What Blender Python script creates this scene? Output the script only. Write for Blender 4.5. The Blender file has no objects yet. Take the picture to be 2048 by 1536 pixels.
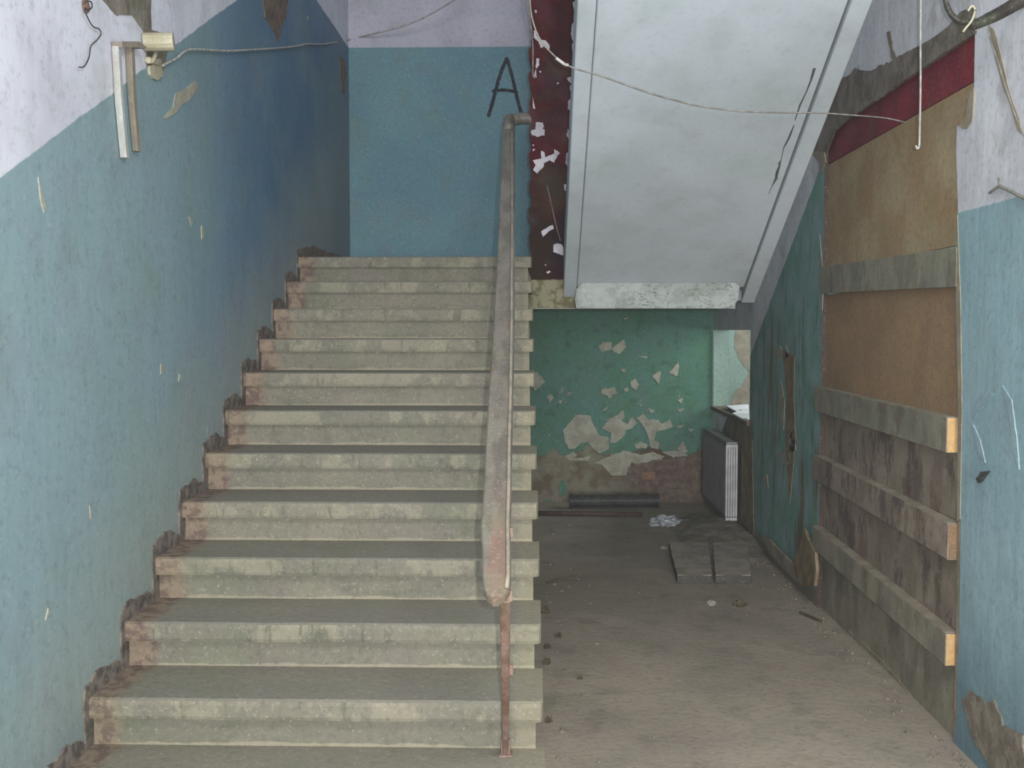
import bpy, bmesh, math, random
from mathutils import Vector, noise as mnoise
random.seed(7)
C = bpy.context.scene.collection
# ------------------------------------------------------------------ camera
EYE = 1.594
f = 2050.0
TH = math.atan(108 / f); PS = math.atan(51 * math.cos(TH) / f)
cam_d = bpy.data.cameras.new('camera'); cam = bpy.data.objects.new('camera', cam_d); C.objects.link(cam)
cam.location = (0, 0, EYE); cam.rotation_euler = (math.pi / 2 - TH, 0, PS)
cam_d.sensor_width = 36; cam_d.lens = 36 * f / 2048; cam_d.clip_start = .02
S = bpy.context.scene; S.camera = cam
S.view_settings.view_transform = 'Standard'; S.view_settings.look = 'None'
S.view_settings.gamma = 1; S.view_settings.use_curve_mapping = False
S.view_settings.exposure = 0.0
S.cycles.max_bounces = 5; S.cycles.diffuse_bounces = 3; S.cycles.glossy_bounces = 2
# ------------------------------------------------------------------ light
W = bpy.data.worlds.new('world'); S.world = W; W.use_nodes = True
W.node_tree.nodes['Background'].inputs[0].default_value = (.80, .90, 1.0, 1)
W.node_tree.nodes['Background'].inputs[1].default_value = .45
def area(name, loc, rot, sx, sy, power, col):
    l = bpy.data.lights.new(name, 'AREA'); l.shape = 'RECTANGLE'; l.size = sx; l.size_y = sy; l.energy = power; l.color = col
    o = bpy.data.objects.new(name, l); C.objects.link(o); o.location = loc; o.rotation_euler = rot
    return o
area('camera_flash', (.06, -.02, EYE + .03), (math.radians(91), 0, 0), .02, .014, 86, (1, .98, .97))
area('rear_fill', (.5, -11.0, 1.7), (math.radians(90), 0, 0), 3.4, 2.8, 1150, (.93, .97, 1))  # added fill far behind the camera, keeps frontal light even over depth
area('overhead_fill', (.75, .6, 3.3), (math.radians(38), 0, 0), 1.2, .8, 66, (1, .97, .93))  # unseen fill added overhead to lift the floor and near steps
area('side_room_window', (3.2, 8.8, 1.9), (math.radians(90), 0, math.radians(90)), 1.2, 1.2, 60, (.9, .97, 1))
# ------------------------------------------------------------------ pixel rays -> world points
R_ = Vector((math.cos(PS), math.sin(PS), 0)); F_ = Vector((-math.sin(PS) * math.cos(TH), math.cos(PS) * math.cos(TH), -math.sin(TH))); U_ = R_.cross(F_)
EV = Vector((0, 0, EYE))
def ray(x, y): return R_ * ((x - 1024) / f) + U_ * ((768 - y) / f) + F_
def onX(x, y, X): r = ray(x, y); return r * (X / r.x) + EV
def onY(x, y, Y): r = ray(x, y); return r * (Y / r.y) + EV
def onZ(x, y, z): r = ray(x, y); return r * ((z - EYE) / r.z) + EV
def onSlope(x, y, a, b):            # plane z = a + b*Y (relative to the eye)
    r = ray(x, y); return r * (a / (r.z - b * r.y)) + EV
# ------------------------------------------------------------------ object helpers
def put(name, bm, m=None, parent=None, loc=None, smooth=False, kind=None):
    me = bpy.data.meshes.new(name); bmesh.ops.recalc_face_normals(bm, faces=bm.faces); bm.to_mesh(me); bm.free()
    if m: me.materials.append(m)
    if smooth:
        for p in me.polygons: p.use_smooth = True
    o = bpy.data.objects.new(name, me); C.objects.link(o)
    if loc is not None: o.location = loc
    if parent: o.parent = parent
    if kind: o['kind'] = kind
    return o
def tag(o, label, cat, group=None):
    o['label'] = label; o['category'] = cat
    if group: o['group'] = group
    return o
def thing(name, loc, label, cat, group=None):
    o = bpy.data.objects.new(name, None); C.objects.link(o); o.location = loc
    return tag(o, label, cat, group)
def bx(bm, a, b, bev=0):
    vs = [bm.verts.new((x, y, z)) for x in (a[0], b[0]) for y in (a[1], b[1]) for z in (a[2], b[2])]
    fs = [(0, 1, 3, 2), (4, 6, 7, 5), (0, 4, 5, 1), (2, 3, 7, 6), (0, 2, 6, 4), (1, 5, 7, 3)]
    F = [bm.faces.new([vs[i] for i in q]) for q in fs]
    if bev:
        es = set(e for q in F for e in q.edges)
        bmesh.ops.bevel(bm, geom=list(es), offset=bev, segments=2, affect='EDGES', profile=.6)
    return vs
def box(a, b, bev=0): bm = bmesh.new(); bx(bm, a, b, bev); return bm
def prism(bm, pts, d):              # polygon (list of Vectors) extruded by vector d
    lo = [bm.verts.new(p) for p in pts]; hi = [bm.verts.new(p + d) for p in pts]; n = len(pts)
    bm.faces.new(lo); bm.faces.new(hi[::-1])
    for i in range(n): bm.faces.new((lo[i], lo[(i + 1) % n], hi[(i + 1) % n], hi[i]))
def tube(bm, pts, r, n=8, r2=None):
    pts = [Vector(p) for p in pts]; rings = []
    for i, p in enumerate(pts):
        t = (pts[min(i + 1, len(pts) - 1)] - pts[max(i - 1, 0)]).normalized()
        a = t.cross(Vector((0, 0, 1)));
        if a.length < .1: a = t.cross(Vector((1, 0, 0)))
        a.normalize(); b = t.cross(a)
        q = r if r2 is None else r + (r2 - r) * i / (len(pts) - 1)
        rings.append([bm.verts.new(p + a * q * math.cos(6.2832 * k / n) + b * q * math.sin(6.2832 * k / n)) for k in range(n)])
    for A, B in zip(rings, rings[1:]):
        for k in range(n): bm.faces.new((A[k], A[(k + 1) % n], B[(k + 1) % n], B[k]))
    bm.faces.new(rings[0]); bm.faces.new(rings[-1][::-1])
def smoothpath(P, n=6):             # Catmull-Rom
    P = [Vector(p) for p in P]; out = []
    for i in range(len(P) - 1):
        a, b, c, d = P[max(i - 1, 0)], P[i], P[i + 1], P[min(i + 2, len(P) - 1)]
        for k in range(n):
            t = k / n
            out.append(.5 * ((2 * b) + (c - a) * t + (2 * a - 5 * b + 4 * c - d) * t * t + (3 * b - a - 3 * c + d) * t ** 3))
    return out + [P[-1]]
def jag(pts, step=.012, amp=.35, seed=0):
    rnd = random.Random(seed); out = []; n = len(pts)
    c = sum(pts, Vector()) / n
    for i in range(n):
        a, b = pts[i], pts[(i + 1) % n]; L = (b - a).length; k = max(1, int(L / step))
        for j in range(k):
            p = a.lerp(b, j / k); out.append(p + (p - c).normalized() * rnd.uniform(-1, 1) * min(step, L) * amp)
    return out
def rock(bm, c, s, seed, sub=2, amp=.3):
    r = bmesh.ops.create_icosphere(bm, subdivisions=sub, radius=1)
    for v in r['verts']:
        q = 1 + amp * mnoise.noise(v.co * 1.6 + Vector((seed * 3.1, 0, 0))) * 1.6
        v.co = Vector((v.co.x * s[0] * q, v.co.y * s[1] * q, max(v.co.z, -.55) * s[2] * q)) + Vector(c)
# ------------------------------------------------------------------ node DSL
def s2l(c):
    return tuple((x / 255 / 12.92 if x / 255 <= .04045 else ((x / 255 + .055) / 1.055) ** 2.4) for x in c) + (1,)
class G:
    def __init__(g, name, rough=.85, spec=.25):
        g.m = bpy.data.materials.new(name); g.m.use_nodes = True; g.t = g.m.node_tree; g.b = g.t.nodes['Principled BSDF']
        g.b.inputs['Roughness'].default_value = rough; g.b.inputs['Specular IOR Level'].default_value = spec
        g.geo = g.t.nodes.new('ShaderNodeNewGeometry'); s = g.t.nodes.new('ShaderNodeSeparateXYZ')
        g.t.links.new(g.geo.outputs['Position'], s.inputs[0]); g.x, g.y, g.z = s.outputs
        g.pos = g.geo.outputs['Position']
    def local(g):
        tc = g.t.nodes.new('ShaderNodeTexCoord'); s = g.t.nodes.new('ShaderNodeSeparateXYZ'); g.t.links.new(tc.outputs['Object'], s.inputs[0]); return s.outputs
    def normal(g):
        s = g.t.nodes.new('ShaderNodeSeparateXYZ'); g.t.links.new(g.geo.outputs['True Normal'], s.inputs[0]); return s.outputs
    def _in(g, sock, v):
        if isinstance(v, (int, float)): sock.default_value = v
        elif isinstance(v, tuple): sock.default_value = v if len(v) == 4 else s2l(v)
        else: g.t.links.new(v, sock)
    def op(g, o, a, b=0, c=0):
        n = g.t.nodes.new('ShaderNodeMath'); n.operation = o
        g._in(n.inputs[0], a); g._in(n.inputs[1], b); g._in(n.inputs[2], c); return n.outputs[0]
    def add(g, a, b): return g.op('ADD', a, b)
    def mul(g, a, b): return g.op('MULTIPLY', a, b)
    def sub(g, a, b): return g.op('SUBTRACT', a, b)
    def step(g, v, a, b):
        n = g.t.nodes.new('ShaderNodeMapRange'); n.interpolation_type = 'SMOOTHSTEP'; g._in(n.inputs[0], v)
        flip = a > b
        n.inputs[1].default_value = min(a, b); n.inputs[2].default_value = max(a, b); n.inputs[3].default_value = 1. if flip else 0.; n.inputs[4].default_value = 0. if flip else 1.
        return n.outputs[0]
    def noise(g, sc, det=3, st=(1, 1, 1), off=0, rough=.55, dist=0):
        mp = g.t.nodes.new('ShaderNodeMapping'); mp.inputs['Scale'].default_value = st; mp.inputs['Location'].default_value = (off, off * .7, off * .3)
        g.t.links.new(g.pos, mp.inputs[0]); n = g.t.nodes.new('ShaderNodeTexNoise'); n.inputs['Scale'].default_value = sc
        n.inputs['Detail'].default_value = det; n.inputs['Roughness'].default_value = rough; n.inputs['Distortion'].default_value = dist
        g.t.links.new(mp.outputs[0], n.inputs[0]); return n.outputs['Fac']
    def mix(g, fac, a, b, mode='MIX'):
        n = g.t.nodes.new('ShaderNodeMix'); n.data_type = 'RGBA'; n.blend_type = mode
        g._in(n.inputs[0], fac); g._in(n.inputs[6], a); g._in(n.inputs[7], b); return n.outputs[2]
    def done(g, col, h=None, hs=.3, hd=.01, mo=1.):
        col = g.mix(g.mul(g.step(g.noise(38, 4, off=301, rough=.7), .48, .72), .22 * mo), col, (52, 52, 50))
        col = g.mix(g.mul(g.step(g.noise(75, 3, off=303, rough=.7), .54, .74), .20 * mo), col, (206, 204, 196))
        col = g.mix(g.mul(g.step(g.noise(4.5, 3, off=305), .50, .70), .12), col, (120, 96, 110))
        col = g.mix(g.mul(g.step(g.noise(3.7, 3, off=309), .50, .70), .12), col, (100, 124, 84))
        g._in(g.b.inputs['Base Color'], col)
        if h is not None:
            n = g.t.nodes.new('ShaderNodeBump'); n.inputs['Strength'].default_value = hs; n.inputs['Distance'].default_value = hd
            g.t.links.new(h, n.inputs['Height']); g.t.links.new(n.outputs[0], g.b.inputs['Normal'])
        return g.m
def plain(name, c1, c2, sc=6, st=(1, 1, 1), rough=.85, spec=.25, hs=.25, hd=.004, det=5, a=.35, b=.65):
    g = G(name, rough, spec); n = g.noise(sc, det, st); fine = g.noise(sc * 14, 3, st, 5)
    c = g.mix(g.step(n, a, b), c1, c2); c = g.mix(g.mul(g.step(fine, .35, .75), .18), c, (40, 40, 38))
    return g.done(c, g.add(n, g.mul(fine, .4)), hs, hd)

# ---- stair constants (relative to the eye where noted)
D, T, H, RI = 3.087, .2838, 1.284, .155
SL = RI / T
XL, XR = -1.38, 1.61
def tread_z(k): return EYE - H + k * RI
def riser_y(k): return D + (k - 1) * T
LAND = tread_z(11); YB = 7.56; YF = 9.45
# ------------------------------------------------------------------ materials
def wall_left_mat():
    g = G('left_wall_paint', .62, .35)
    w = g.noise(1.3, 4); wob = g.noise(9, 3, off=3)
    line = g.op('MINIMUM', g.add(g.mul(g.y, .527), EYE + .391 - .527 * 2.622), EYE + 2.055)
    below = g.step(g.sub(g.add(line, g.mul(g.sub(wob, .5), .02)), g.z), -.004, .004)
    white = g.mix(g.step(w, .35, .7), (214, 216, 226), (190, 190, 200))
    white = g.mix(g.mul(g.step(g.noise(3.1, 5, off=9), .55, .75), .5), white, (160, 152, 150))
    blue = g.mix(g.step(w, .3, .7), (82, 118, 148), (70, 106, 138))
    blue = g.mix(g.step(g.y, 3.4, 5.4), (128, 152, 158), blue)  # paler at the near end, light falloff partly painted into the blue
    blue = g.mix(g.mul(g.step(g.noise(2.2, 5, off=4), .45, .7), .35), blue, (122, 150, 145))
    hs = g.sub(g.z, g.add(g.mul(g.y, SL), EYE - H - SL * D + .1))          # height above the stair line
    dust = g.step(g.add(hs, g.mul(g.sub(g.noise(3, 4, off=7), .5), .5)), .85, .0)
    blue = g.mix(g.mul(dust, .65), blue, (146, 154, 146))
    blue = g.mix(g.mul(g.step(g.add(g.y, g.mul(w, .5)), 6.7, 7.5), .5), blue, (92, 110, 122))
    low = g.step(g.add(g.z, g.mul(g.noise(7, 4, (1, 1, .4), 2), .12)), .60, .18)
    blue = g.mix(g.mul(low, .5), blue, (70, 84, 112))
    str_ = g.noise(26, 4, (1, 1, .10), 11); strk = g.step(str_, .62, .80)
    blue = g.mix(g.mul(strk, .2), blue, (76, 94, 98))
    fl = g.step(g.noise(34, 2, (1, 1, .13), 21), .755, .78)
    blue = g.mix(g.mul(fl, .8), blue, (196, 200, 180))
    c = g.mix(below, white, blue)
    return g.done(c, g.add(g.mul(str_, .18), g.mul(g.noise(5, 4, (1, 1, .5), 2), 1.2)), .35, .012)
def wall_right_mat():
    g = G('right_wall_paint', .8, .2)
    w = g.noise(1.7, 4, off=31); wob = g.noise(9, 4, off=33)
    near_line = EYE + .447
    far_line = g.add(g.mul(g.y, -.60), EYE + 1.534 + .60 * 4.92)
    far = g.step(g.y, 5.25, 5.26)
    line = g.add(g.mul(g.sub(1., far), near_line), g.mul(far, far_line))
    below = g.step(g.sub(g.add(line, g.mul(g.sub(wob, .5), .03)), g.z), -.004, .004)
    white = g.mix(g.step(w, .35, .7), (222, 226, 232), (204, 206, 212))
    white = g.mix(g.mul(g.step(g.noise(4, 5, off=39), .55, .72), .45), white, (150, 142, 134))
    blue = g.mix(g.step(w, .3, .7), (158, 188, 196), (142, 174, 182))
    blue = g.mix(g.mul(g.step(g.noise(6, 5, (1, 1, .3), 41), .5, .72), .4), blue, (160, 178, 172))
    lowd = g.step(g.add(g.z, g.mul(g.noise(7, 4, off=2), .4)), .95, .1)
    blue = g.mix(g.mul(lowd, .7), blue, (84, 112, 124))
    gr = g.mix(g.step(g.noise(5, 5, off=47), .35, .65), (112, 160, 146), (140, 172, 172))
    gr = g.mix(g.mul(g.step(g.noise(16, 4, (1, 1, .22), 51), .56, .68), .85), gr, (92, 116, 124))
    gr = g.mix(g.step(g.noise(15, 5, (1, 1, .3), 61, .7), .62, .68), gr, (160, 168, 158))
    bs = g.mul(g.step(g.noise(7, 4, (1, 1, .16), 63), .56, .66), .8)
    gr = g.mix(g.mul(bs, g.step(g.z, 2.0, 1.4)), gr, (112, 92, 68))
    gr = g.mix(g.step(g.add(g.z, g.mul(g.noise(9, 4, off=3), .18)), .26, .14), gr, (128, 122, 106))
    hb = g.mul(g.step(g.y, 7.70, 7.76), g.step(g.z, EYE - .66, EYE - .70))
    gr = g.mix(hb, gr, g.mix(g.step(g.noise(9, 5, off=67), .4, .6), (136, 124, 106), (104, 94, 78)))
    c = g.mix(below, white, g.mix(far, blue, gr))
    dsp = g.noise(20, 4, (1, 1, .16), 13)
    return g.done(c, g.add(g.mul(dsp, .5), g.mul(g.noise(6, 4, off=8), 1.4)), .4, .010)
def wall_back_mat():
    g = G('landing_wall_paint', .7, .3); w = g.noise(2, 4, off=71)
    below = g.step(g.sub(EYE + 2.055, g.z), -.003, .003)
    white = g.mix(g.step(w, .35, .7), (170, 168, 180), (154, 150, 162))
    blue = g.mix(g.step(w, .3, .7), (94, 130, 138), (84, 120, 132))
    blue = g.mix(g.mul(g.step(g.noise(5, 5, off=73), .54, .7), .4), blue, (98, 120, 112))
    blue = g.mix(g.step(g.add(g.z, g.mul(g.noise(18, 3, off=5), .08)), LAND + .06, LAND + .03), blue, (110, 104, 82))
    return g.done(g.mix(below, white, blue), g.noise(22, 4), .2, .004)
def green_mat():
    g = G('green_wall_paint', .75, .25); w = g.noise(4, 5, off=81)
    gr = g.mix(g.step(w, .35, .65), (78, 122, 98), (84, 124, 112))
    gr = g.mix(g.mul(g.step(g.noise(9, 5, off=83), .5, .7), .5), gr, (58, 88, 62))
    pl = g.mix(g.step(g.noise(7, 5, off=85), .4, .62), (128, 122, 104), (104, 88, 70))
    dk = g.step(g.add(g.x, g.mul(g.noise(5, 4, off=87), .6)), .9, 1.35)
    pl = g.mix(g.mul(dk, .8), pl, (78, 66, 48))
    m = g.step(g.add(g.z, g.mul(g.sub(g.noise(3.4, 5, off=89, rough=.65), .5), .55)), .50, .46)
    ch = g.mul(g.step(g.noise(11, 4, off=99, rough=.62), .66, .675), g.step(g.z, 1.25, .9))
    m = g.op('MULTIPLY', m, g.step(g.noise(5.5, 4, off=97), .66, .62))
    gr = g.mix(ch, gr, (150, 148, 130))
    return g.done(g.mix(m, gr, pl), g.add(g.mul(m, -1.), g.mul(w, .5)), .5, .01)
def floor_mat():
    g = G('dusty_floor', .95, .1); w = g.noise(1.5, 5, off=101)
    c = g.mix(g.step(w, .35, .65), (170, 158, 142), (154, 144, 130))
    c = g.mix(g.mul(g.step(g.noise(6, 6, off=103), .52, .7), .45), c, (128, 124, 108))
    c = g.mix(g.mul(g.step(g.noise(26, 4, off=105), .66, .74), .5), c, (104, 98, 82))
    return g.done(c, g.add(g.noise(30, 5), g.mul(w, 2.)), .45, .008)
def step_mat(name, riser):
    g = G(name, .93, .12); lo = g.local(); nm = g.normal()
    w = g.noise(2.3, 5, off=111)
    c = g.mix(g.step(w, .35, .65), (126, 121, 107), (114, 111, 99))
    c = g.mix(g.mul(g.step(g.noise(7, 5, (.35, 1, 1), 113), .5, .68), .5), c, (104, 104, 90))
    c = g.mix(g.mul(g.step(g.noise(34, 5, off=115, rough=.7), .50, .62), .35), c, (98, 96, 82))
    c = g.mix(g.mul(g.step(g.noise(60, 3, off=116), .66, .72), .5), c, (166, 160, 138))
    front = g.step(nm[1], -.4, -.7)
    if not riser:
        worn = g.mul(front, g.step(g.noise(7, 5, (1, .2, .7), 117, .65), .48, .56))
        c = g.mix(g.mul(worn, .55), c, (146, 140, 120))
        sm = g.mul(front, g.step(g.noise(16, 4, (1, .1, .25), 119, .7), .56, .66))
        c = g.mix(g.mul(sm, .6), c, (88, 88, 76))
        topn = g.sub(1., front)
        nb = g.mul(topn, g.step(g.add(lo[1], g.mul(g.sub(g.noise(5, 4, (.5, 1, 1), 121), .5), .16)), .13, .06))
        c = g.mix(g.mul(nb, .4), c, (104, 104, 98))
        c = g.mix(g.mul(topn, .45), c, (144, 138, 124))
    else:
        c = g.mix(g.mul(g.step(g.noise(8, 4, (1, .1, .3), 127), .58, .7), .5), c, (100, 98, 82))
        dl = g.step(g.add(lo[2], g.mul(g.sub(g.noise(9, 3, off=129), .5), .03)), .012, .006)
        c = g.mix(g.mul(dl, .55), c, (160, 152, 130))
    old = g.step(g.add(g.x, g.mul(g.sub(g.noise(9, 4, off=131), .5), .09)), XL + .12, XL + .07)
    oc = g.mix(g.step(g.noise(22, 3, off=133), .45, .6), (136, 116, 98), (98, 74, 68))
    c = g.mix(g.mul(old, .7), c, oc)
    rt = g.step(g.x, -.09, -.05)
    c = g.mix(g.mul(rt, .35), c, (152, 144, 116))
    return g.done(c, g.add(g.noise(40, 4), g.mul(w, 1.)), .4, .005)
def maroon_mat():
    g = G('maroon_pillar_paint', .85, .08)
    c = g.mix(g.step(g.noise(5, 4, off=141), .4, .62), (74, 14, 18), (52, 12, 20))
    d = g.step(g.add(g.z, g.mul(g.noise(7, 4, off=143), .5)), EYE + 1.15, EYE + .8)
    c = g.mix(g.mul(d, .85), c, g.mix(g.step(g.add(g.x, g.mul(g.noise(20, 3), .06)), .09, .13), (34, 28, 18), (30, 18, 26)))
    raw = g.step(g.add(g.z, g.mul(g.noise(30, 3), .02)), EYE + .305, EYE + .295)
    c = g.mix(raw, c, g.mix(g.step(g.noise(22, 4, off=9), .45, .6), (128, 124, 100), (96, 90, 66)))
    edge = g.step(g.add(g.x, g.mul(g.noise(60, 3, off=145), .05)), .252, .258)
    c = g.mix(g.mul(edge, 0.), c, (190, 180, 190))
    return g.done(c, g.noise(25, 4), .25, .004, .12)
def soffit_mat():
    g = G('whitewashed_soffit', .85, .2)
    w = g.noise(1.1, 4, off=151)
    c = g.mix(g.step(w, .35, .65), (186, 194, 200), (172, 180, 184))
    c = g.mix(g.mul(g.step(g.add(g.y, w), 4.6, 6.6), .25), c, (170, 176, 168))
    c = g.mix(g.mul(g.step(g.noise(90, 2, off=153), .72, .8), .35), c, (120, 124, 118))
    return g.done(c, g.noise(60, 3), .12, .002, .45)
def beam_mat():
    g = G('cracked_whitewash', .85, .2)
    c = g.mix(g.step(g.noise(6, 4, off=161), .4, .62), (160, 166, 162), (140, 146, 140))
    cr = g.op('ABSOLUTE', g.sub(g.noise(9, 4, (1, 1, 2), 163, .7, .6), .5))
    c = g.mix(g.mul(g.step(cr, .012, .004), g.step(g.x, .35, .6)), c, (92, 96, 84))
    b = g.step(g.noise(11, 4, (1, 1, .6), 167), .66, .71)
    c = g.mix(g.mul(b, g.step(g.x, .5, .8)), c, (84, 86, 72))
    return g.done(c, g.sub(g.noise(30, 4), g.mul(g.step(cr, .02, .0), .6)), .4, .006)
def stained_mat(name, base, dark, amt, off):
    g = G(name, .85, .2)
    c = g.mix(g.step(g.noise(5, 5, (1, 1, .8), off), .4, .62), base[0], base[1])
    c = g.mix(g.mul(g.step(g.noise(6.5, 6, (1, 1, .5), off + 3, .72), .5, .60), amt), c, dark)
    c = g.mix(g.mul(g.step(g.noise(14, 5, (1, 1, .3), off + 7, .7), .60, .67), amt * .8), c, (164, 162, 156))
    c = g.mix(g.mul(g.step(g.noise(5, 5, (1, 1, .6), off + 11, .7), .54, .64), amt * .7), c, (96, 60, 62))
    return g.done(c, g.noise(20, 4, (1, 1, .3)), .4, .006)
M = {}
M['wl'] = wall_left_mat(); M['wr'] = wall_right_mat(); M['wb'] = wall_back_mat(); M['green'] = green_mat(); M['floor'] = floor_mat()
M['tread'] = step_mat('worn_concrete_tread', False); M['riser'] = step_mat('worn_concrete_riser', True)
M['maroon'] = maroon_mat(); M['soffit'] = soffit_mat(); M['beam'] = beam_mat()
M['plaster'] = plain('bare_plaster', (172, 170, 152), (152, 148, 132), 12)
M['white_chip'] = plain('white_undercoat', (206, 200, 206), (184, 178, 186), 14)
M['lintel'] = plain('broken_lintel_plaster', (140, 132, 122), (106, 98, 84), 9, hs=.7, hd=.02)
M['brown'] = plain('dark_brown_render', (98, 80, 70), (122, 106, 92), 16, hs=.6, hd=.01)
M['gap'] = plain('gap_shade_brown', (82, 74, 70), (128, 118, 108), 25, hs=.6, hd=.01)  # broken edge colour, darkened to stand in for the shaded gap
M['letter'] = plain('black_spray_paint', (12, 20, 34), (18, 28, 42), 30)
M['red'] = plain('dark_red_paint', (140, 40, 52), (116, 30, 46), 5, rough=.6, hs=.15)
M['fibre'] = plain('tan_fibreboard', (178, 160, 124), (164, 138, 100), 3, rough=.8, hs=.1)
M['fibre2'] = plain('orange_brown_fibreboard', (162, 132, 98), (148, 122, 92), 4, rough=.8, hs=.1)
M['rail'] = stained_mat('painted_timber', ((146, 142, 124), (128, 128, 112)), (112, 104, 86), .5, 171)
M['stain'] = stained_mat('stained_door_panel', ((156, 142, 126), (134, 122, 106)), (84, 70, 70), .7, 181)
M['plinth'] = stained_mat('grey_plinth_board', ((156, 150, 130), (134, 130, 114)), (98, 94, 84), .4, 191)
M['newwood'] = plain('fresh_sawn_wood', (214, 176, 122), (196, 156, 104), 10, (1, 1, .3))
M['oldwood'] = plain('dull_end_grain', (140, 112, 84), (120, 98, 76), 10)
M['ledge'] = plain('dusty_ledge', (168, 158, 138), (146, 136, 118), 10)
def hr_mat():
    g = G('worn_handrail', .5, .4)
    sp = (1, .3, .3)
    c = g.mix(g.step(g.noise(16, 5, sp, 201), .4, .62), (112, 106, 96), (90, 85, 76))
    c = g.mix(g.mul(g.step(g.noise(9, 4, sp, 203), .56, .66), .7), c, (88, 76, 58))
    red = g.mul(g.step(g.add(g.z, g.mul(g.noise(12, 3), .12)), 1.24, 1.08), g.step(g.add(g.x, g.mul(g.noise(14, 4, off=8), .05)), -.108, -.09))
    c = g.mix(g.mul(red, .5), c, (128, 94, 80))
    return g.done(c, g.noise(40, 4, sp), .3, .003)
M['handrail'] = hr_mat()
M['rust'] = plain('rusty_brown_paint', (138, 112, 100), (110, 84, 70), 22, (1, 1, .4), rough=.55)
M['tape'] = plain('dirty_white_cable', (188, 186, 182), (150, 148, 142), 30)
M['cable'] = plain('grey_cable', (150, 146, 138), (118, 114, 106), 30)
M['darkcable'] = plain('black_cable', (52, 50, 50), (76, 72, 68), 20, rough=.5)
M['hose'] = plain('sooty_conduit', (34, 30, 26), (60, 54, 46), 14, rough=.5)
M['metal'] = plain('pale_metal', (190, 192, 192), (160, 158, 150), 14, (1, 1, .3), rough=.45)
M['metal2'] = plain('tarnished_metal', (150, 138, 120), (124, 118, 108), 14, (1, 1, .3), rough=.5)
M['ivory'] = plain('yellowed_ceramic', (186, 180, 156), (164, 156, 130), 10, rough=.5)
M['rad'] = plain('grey_radiator_enamel', (112, 110, 110), (98, 96, 98), 8, rough=.5)
M['radw'] = plain('white_radiator_enamel', (206, 206, 208), (186, 186, 188), 8, rough=.5)
M['room'] = plain('pale_green_room_wall', (150, 172, 160), (138, 160, 148), 3)
M['sill'] = plain('rough_sill', (118, 108, 92), (88, 80, 64), 12, hs=.6, hd=.01)
M['white'] = plain('white_board', (226, 226, 226), (208, 208, 208), 6)
M['block'] = plain('dusty_block', (160, 150, 138), (140, 132, 122), 9, hs=.4)
M['blockd'] = plain('dark_debris', (72, 60, 44), (96, 82, 62), 20, hs=.6)
def shaded_block_mat():
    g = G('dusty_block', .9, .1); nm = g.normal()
    top = g.step(nm[2], .4, .7)  # top is pale with dust; dark sides are shade put into the colour
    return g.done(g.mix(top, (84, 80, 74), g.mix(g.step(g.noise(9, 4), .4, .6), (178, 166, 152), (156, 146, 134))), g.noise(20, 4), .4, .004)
M['block'] = shaded_block_mat()
M['rubble'] = plain('rubble_dust', (156, 146, 130), (126, 118, 102), 14, hs=.8, hd=.02)
M['pipe'] = plain('black_iron', (44, 44, 44), (62, 62, 58), 10, rough=.5)
M['pipeb'] = plain('brown_iron', (84, 62, 52), (66, 56, 48), 14, rough=.6)
M['bag'] = plain('crumpled_film', (186, 190, 196), (140, 142, 146), 22, rough=.35, spec=.5)
M['shard'] = plain('brown_shard', (150, 134, 104), (118, 100, 70), 9)
M['plank'] = plain('pale_plank', (168, 160, 140), (140, 132, 114), 9)
M['blueflap'] = plain('peeling_blue_paint', (158, 184, 190), (146, 174, 182), 9)
M['crack'] = plain('dark_crack', (66, 66, 66), (84, 84, 82), 30)

# ------------------------------------------------------------------ the setting
def poly_wall(name, polys, d, m, parent=None):
    bm = bmesh.new()
    for P in polys: prism(bm, [Vector(p) for p in P], Vector(d))
    return put(name, bm, m, parent, kind=None if parent else 'structure')
TOP = EYE + 3.1
floor = put('floor', box((-1.55, -3.2, -.12), (4.2, 10.8, 0)), M['floor'], kind='structure')
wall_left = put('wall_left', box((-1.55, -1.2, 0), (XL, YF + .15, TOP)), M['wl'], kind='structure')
wall_back = put('wall_back', box((XL, YB, LAND - .12), (1.61, YB + .15, TOP)), M['wb'], kind='structure')
wall_green = put('wall_under_landing', box((XL, YF, 0), (1.61, YF + .15, LAND + .1)), M['green'], kind='structure')
ceiling = put('ceiling', box((XL, YB + .15, LAND - .20), (1.61, YF, LAND - .05)), M['soffit'], kind='structure')
# right wall outline pieces in (Y,Z); opening NY..FY x 0..TZ and the hatch
NY, FY, TZ = 3.93, 5.86, EYE + 1.10
jamb = [(1950, 60), (1948, 175), (1944, 182), (1942, 235), (1930, 250), (1914, 252), (1912, 300), (1916, 420), (1912, 500), (1918, 600), (1916, 700), (1920, 840), (1922, 1000), (1920, 1150), (1918, 1280), (1914, 1340)]
JP = [onX(x, y, XR) for x, y in jamb]
TZ = JP[0].z
near = [(XR, -1.2, TOP), (XR, JP[0].y, TOP)] + [tuple(p) for p in JP] + [(XR, 3.90, .12), (XR, 3.93, 0), (XR, -1.2, 0)]
HY0, HY1, HZ0, HZ1 = 7.80, YF - .02, EYE - .70, EYE + .0
w = [near,
     [(XR, JP[0].y, TZ), (XR, JP[0].y, TOP), (XR, YF, TOP), (XR, YF, TZ)],
     [(XR, FY, 0), (XR, FY, TZ), (XR, HY0, TZ), (XR, HY0, 0)],
     [(XR, HY0, 0), (XR, HY0, HZ0), (XR, YF, HZ0), (XR, YF, 0)],
     [(XR, HY0, HZ1), (XR, HY0, TZ), (XR, YF, TZ), (XR, YF, HZ1)]]
wall_right = poly_wall('wall_right', w, (.15, 0, 0), M['wr'])
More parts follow.
